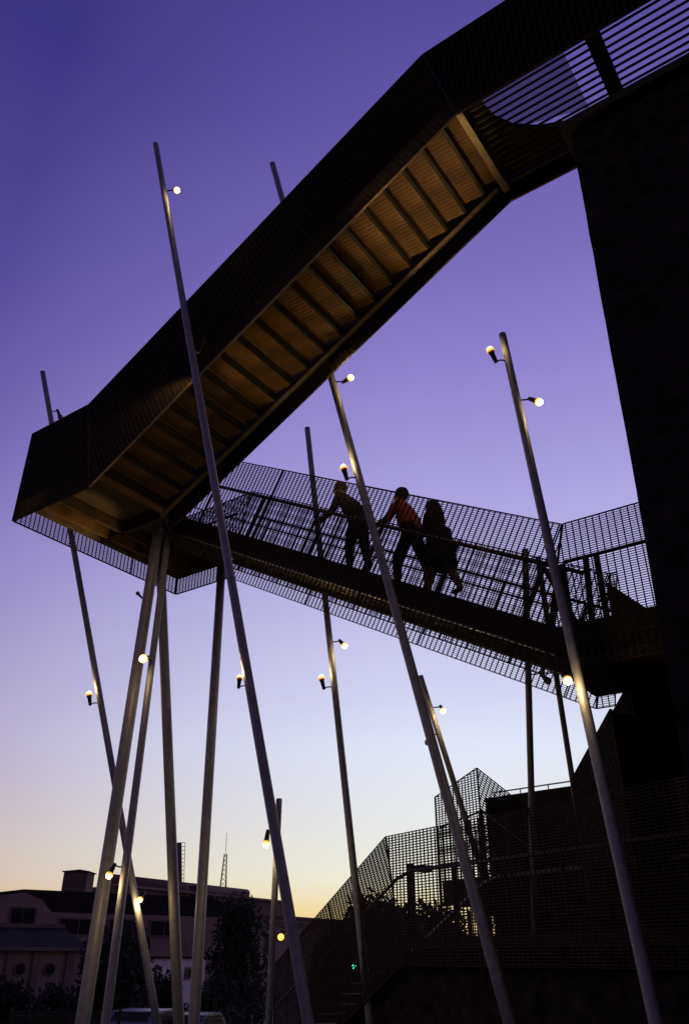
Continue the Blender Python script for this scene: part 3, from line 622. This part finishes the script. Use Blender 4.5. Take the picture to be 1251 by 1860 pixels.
# small white outbuilding
wA, wB = at_y(270, 1770, 60), at_y(372, 1770, 66); wb = thing('white_outbuilding', V((wB.x, wB.y, gz(62))), 'small white rendered outbuilding between two dark trees', 'building')
_, we, wn = block(wb, wA, wB, 5, gz(62)-.3, at_y(320, 1741, 63).z, 'white'); p = on_plane(341, 1768, V((wA.x, wA.y, 0)), wn); windows(wb, V((wA.x, wA.y, p.z)), we, wn, [((p-wA).dot(we), 0, .5, .5)])
m = MB(); zz = at_y(320, 1741, 63).z; m.bar(V((wA.x, wA.y, zz+.06))-wn*2.5, V((wB.x, wB.y, zz+.06))-wn*2.5, wn*2.7, UP*.06); m.build('roof', 'roof', wb)

# ------------------------------------------------------------------ trees and shrubs
def tree(name, base, hgt, rx, label, cat='tree', n=2600, leaf=.13, lobes=9, grp=None, low=.25):
    rnd = random.Random(hash((round(base.x, 1), round(base.y, 1))) & 0xffff)
    root = thing(name, base, label, cat, grp); m = MB(); tops = []
    m.tube([base-UP*.2, base+UP*hgt*.3, base+V((.1, .05, hgt*.7))], [.05*hgt*.5, .035*hgt*.5, .012*hgt*.5], 8)
    for k in range(lobes):
        t = k*2.4; zz = hgt*(low+.05+(.9-low)*(k+.5)/lobes); rr = rx*(1-.75*((zz/hgt-low)/(1-low))**1.6)*rnd.uniform(.35, .75)
        e_ = base+V((math.cos(t)*rr, math.sin(t)*rr, zz)); tops.append(e_); m.tube([base+UP*(zz*.55), (base+UP*zz*.7+e_)/2, e_], [.03*hgt*.3, .02*hgt*.3, .008*hgt*.3], 5)
    m.build('trunk', 'bark', root); f = MB()
    for i in range(n):
        c = rnd.choice(tops); s = rx*.48
        d = V((rnd.gauss(0, 1), rnd.gauss(0, 1), rnd.gauss(0, .8))).normalized()*s*rnd.random()**.45
        p = c+d; x = V((rnd.gauss(0, 1), rnd.gauss(0, 1), rnd.gauss(0, 1))).normalized(); y = x.orthogonal().normalized(); L_ = leaf*rnd.uniform(.6, 1.5)
        f.add([p-x*L_, p+y*L_*.42, p+x*L_, p-y*L_*.42], [(0,1,2,3)])
    f.build('crown', 'leaf', root, kind='stuff')
    return root
def gp(u, y): p = at_y(u, 1739, y); return V((p.x, y, gz(y)))
def th(u, v, y): return at_y(u, v, y).z-gz(y)
gT = 'dark trees before the far buildings'
tree('tree', gp(430, 40), th(430, 1632, 40), 1.75, 'tall dark bushy tree right of the upright columns, before the industrial block', n=5200, lobes=16, grp=gT, low=.1, leaf=.12)
tree('tree', gp(215, 36), th(215, 1698, 36), 1.9, 'broad dark tree behind the crossing columns at lower left', n=4600, lobes=14, grp=gT, low=.08)
tree('shrub', gp(20, 38), th(20, 1792, 38), 1.5, 'dark shrub at the lower left corner', 'shrub', n=2600, lobes=10, low=.08)
tree('shrub', gp(120, 38), th(120, 1806, 38), 1.6, 'low dark shrub below the round windows', 'shrub', n=2600, lobes=10, low=.08)
tree('shrub', gp(300, 39), th(300, 1775, 39), 1.2, 'dark shrub before the white outbuilding', 'shrub', n=2200, lobes=9, low=.08)
tree('shrub', gp(392, 38), th(392, 1790, 38), 1.4, 'low dark shrub under the tall bushy tree', 'shrub', n=2400, lobes=9, low=.08)
tree('shrub', gp(690, 22), th(690, 1660, 22), 1.5, 'rounded dark bush seen through the lowest stair grating', 'shrub', n=9000, lobes=26, low=.05, leaf=.11)
tree('shrub', gp(625, 21), th(625, 1712, 21), 1.1, 'lower dark bush beside the rounded bush, behind the sloping grating', 'shrub', n=9000, lobes=26, low=.05, leaf=.11)
tree('shrub', gp(790, 24), th(790, 1668, 24), 1.5, 'dark bush behind the lowest landing, left of the peaked grating', 'shrub', n=9000, lobes=26, low=.05, leaf=.11)

# ------------------------------------------------------------------ street furniture, fence, car
p0 = gp(40, 26); p1 = gp(420, 26); fe = thing('mesh_fence', (p0+p1)/2, 'low wire fence with posts along the bottom left', 'fence'); hF = .92
m = MB(); nW = 90
for k in range(nW+1): a_ = p0+(p1-p0)*(k/nW); m.bar(a_+UP*.1, a_+UP*hF, V((.006, 0, 0)), V((0, .006, 0)))
for k in range(9): m.bar(p0+UP*(.1+k*(hF-.1)/8), p1+UP*(.1+k*(hF-.1)/8), V((0, .008, 0)), UP*.008)
m.build('wire_mesh', 'black', fe, kind='stuff')
for k in range(7): a_ = p0+(p1-p0)*(k/6); m = MB(); m.tube([a_-UP*.1, a_+UP*(hF+.08)], .04, 8); m.build('fence_post', 'black', fe)
def car(c, label):
    root = thing('parked_car', c, label, 'car', 'cars behind the fence'); X, Y = V((.25, .968, 0)), V((-.968, .25, 0))
    pr = [(-2.1, .35), (-2.15, .75), (-1.9, .92), (-1.15, .98), (-.55, 1.42), (.75, 1.45), (1.45, 1.0), (2.05, .88), (2.15, .6), (2.1, .35)]
    m = MB(); m.prism([c+X*a_+UP*z_-Y*.85 for a_, z_ in pr], Y*1.7); m.build('body', 'car', root)
    for s in (-1, 1):
        m = MB(); m.prism([c+X*a_+UP*z_+Y*(.856*s) for a_, z_ in ((-.95, 1.0), (-.5, 1.36), (.7, 1.38), (1.2, 1.02))], Y*.01*s); m.build('side_window', 'glass', root)
        for a_ in (-1.35, 1.35): m = MB(); q = c+X*a_+UP*.32+Y*(.78*s); m.tube([q-Y*.11, q+Y*.11], .32, 18); m.build('wheel', 'tyre', root)
        if s > 0:
            m = MB(); m.hexa([c+X*-1.12+Y*.7+UP*.99, c+X*-1.12-Y*.7+UP*.99, c+X*-1.08-Y*.7+UP*.99, c+X*-1.08+Y*.7+UP*.99, c+X*-.60+Y*.62+UP*1.40, c+X*-.60-Y*.62+UP*1.40, c+X*-.56-Y*.62+UP*1.40, c+X*-.56+Y*.62+UP*1.40]); m.build('windscreen', 'glass', root)
        m = MB(); m.box(c+X*-2.13+Y*(.6*s)+UP*.7, X*.03, Y*.16, UP*.07); m.build('headlight', 'white', root)
car(gp(268, 31), 'pale car parked behind the wire fence, left of the upright column')
car(gp(352, 32), 'pale car parked behind the wire fence, right of the upright column')
def street(u, v, y, mt, label, cat, r=.16, arm=0):
    c = at_y(u, v, y); root = thing('street_lamp' if mt == 'amber' else 'traffic_signal', V((c.x+arm, y, gz(y))), label, cat)
    m = MB(); m.tube([V((c.x+arm, y+.3, gz(y)-.1)), V((c.x+arm, y+.3, c.z+.3)), V((c.x, y+.3, c.z+.35))], .05, 8); m.build('post', 'black', root)
    m = MB(); m.box(c+V((0, .22, 0)), V((r*1.3, 0, 0)), V((0, .16, 0)), UP*r*(1.3 if mt == 'amber' else 3)); m.build('housing', 'black', root)
    m = MB(); m.tube([c+V((0, .05, 0)), c, c-V((0, .05, 0)), c-V((0, .08, 0))], [r, r, r*.7, r*.2], 14); m.build('lens', mt, root, smooth=True)
street(510, 1702, 58, 'amber', 'amber street lamp glowing between the two low crossing masts', 'street lamp', .20, .5)
street(838, 1672, 30, 'amber', 'tiny amber street lamp seen through the grating under the peaked landing', 'street lamp', .06, .3)
street(643, 1756, 20.0, 'green', 'small green traffic signal in the dark below the sloping grating', 'traffic signal', .045, .1)
c = at_depth(768, 1578, 17); root = thing('lamp_post', V((c.x-.2, c.y, gz(c.y))), 'unlit square-headed lamp post behind the lowest landing grating', 'lamp post')
m = MB(); m.bar(V((c.x-.27, c.y, gz(c.y))), c+V((-.27, 0, .1)), V((.07, 0, 0)), V((0, .07, 0))); m.build('post', 'black', root)
m = MB(); m.box(c, V((.17, 0, 0)), V((0, .12, 0)), UP*.06); m.build('lamp_head', 'black', root)
m = MB(); m.bar(c+V((-.27, 0, .02)), c+V((-.1, 0, .02)), V((0, .03, 0)), UP*.03); m.build('arm', 'black', root)
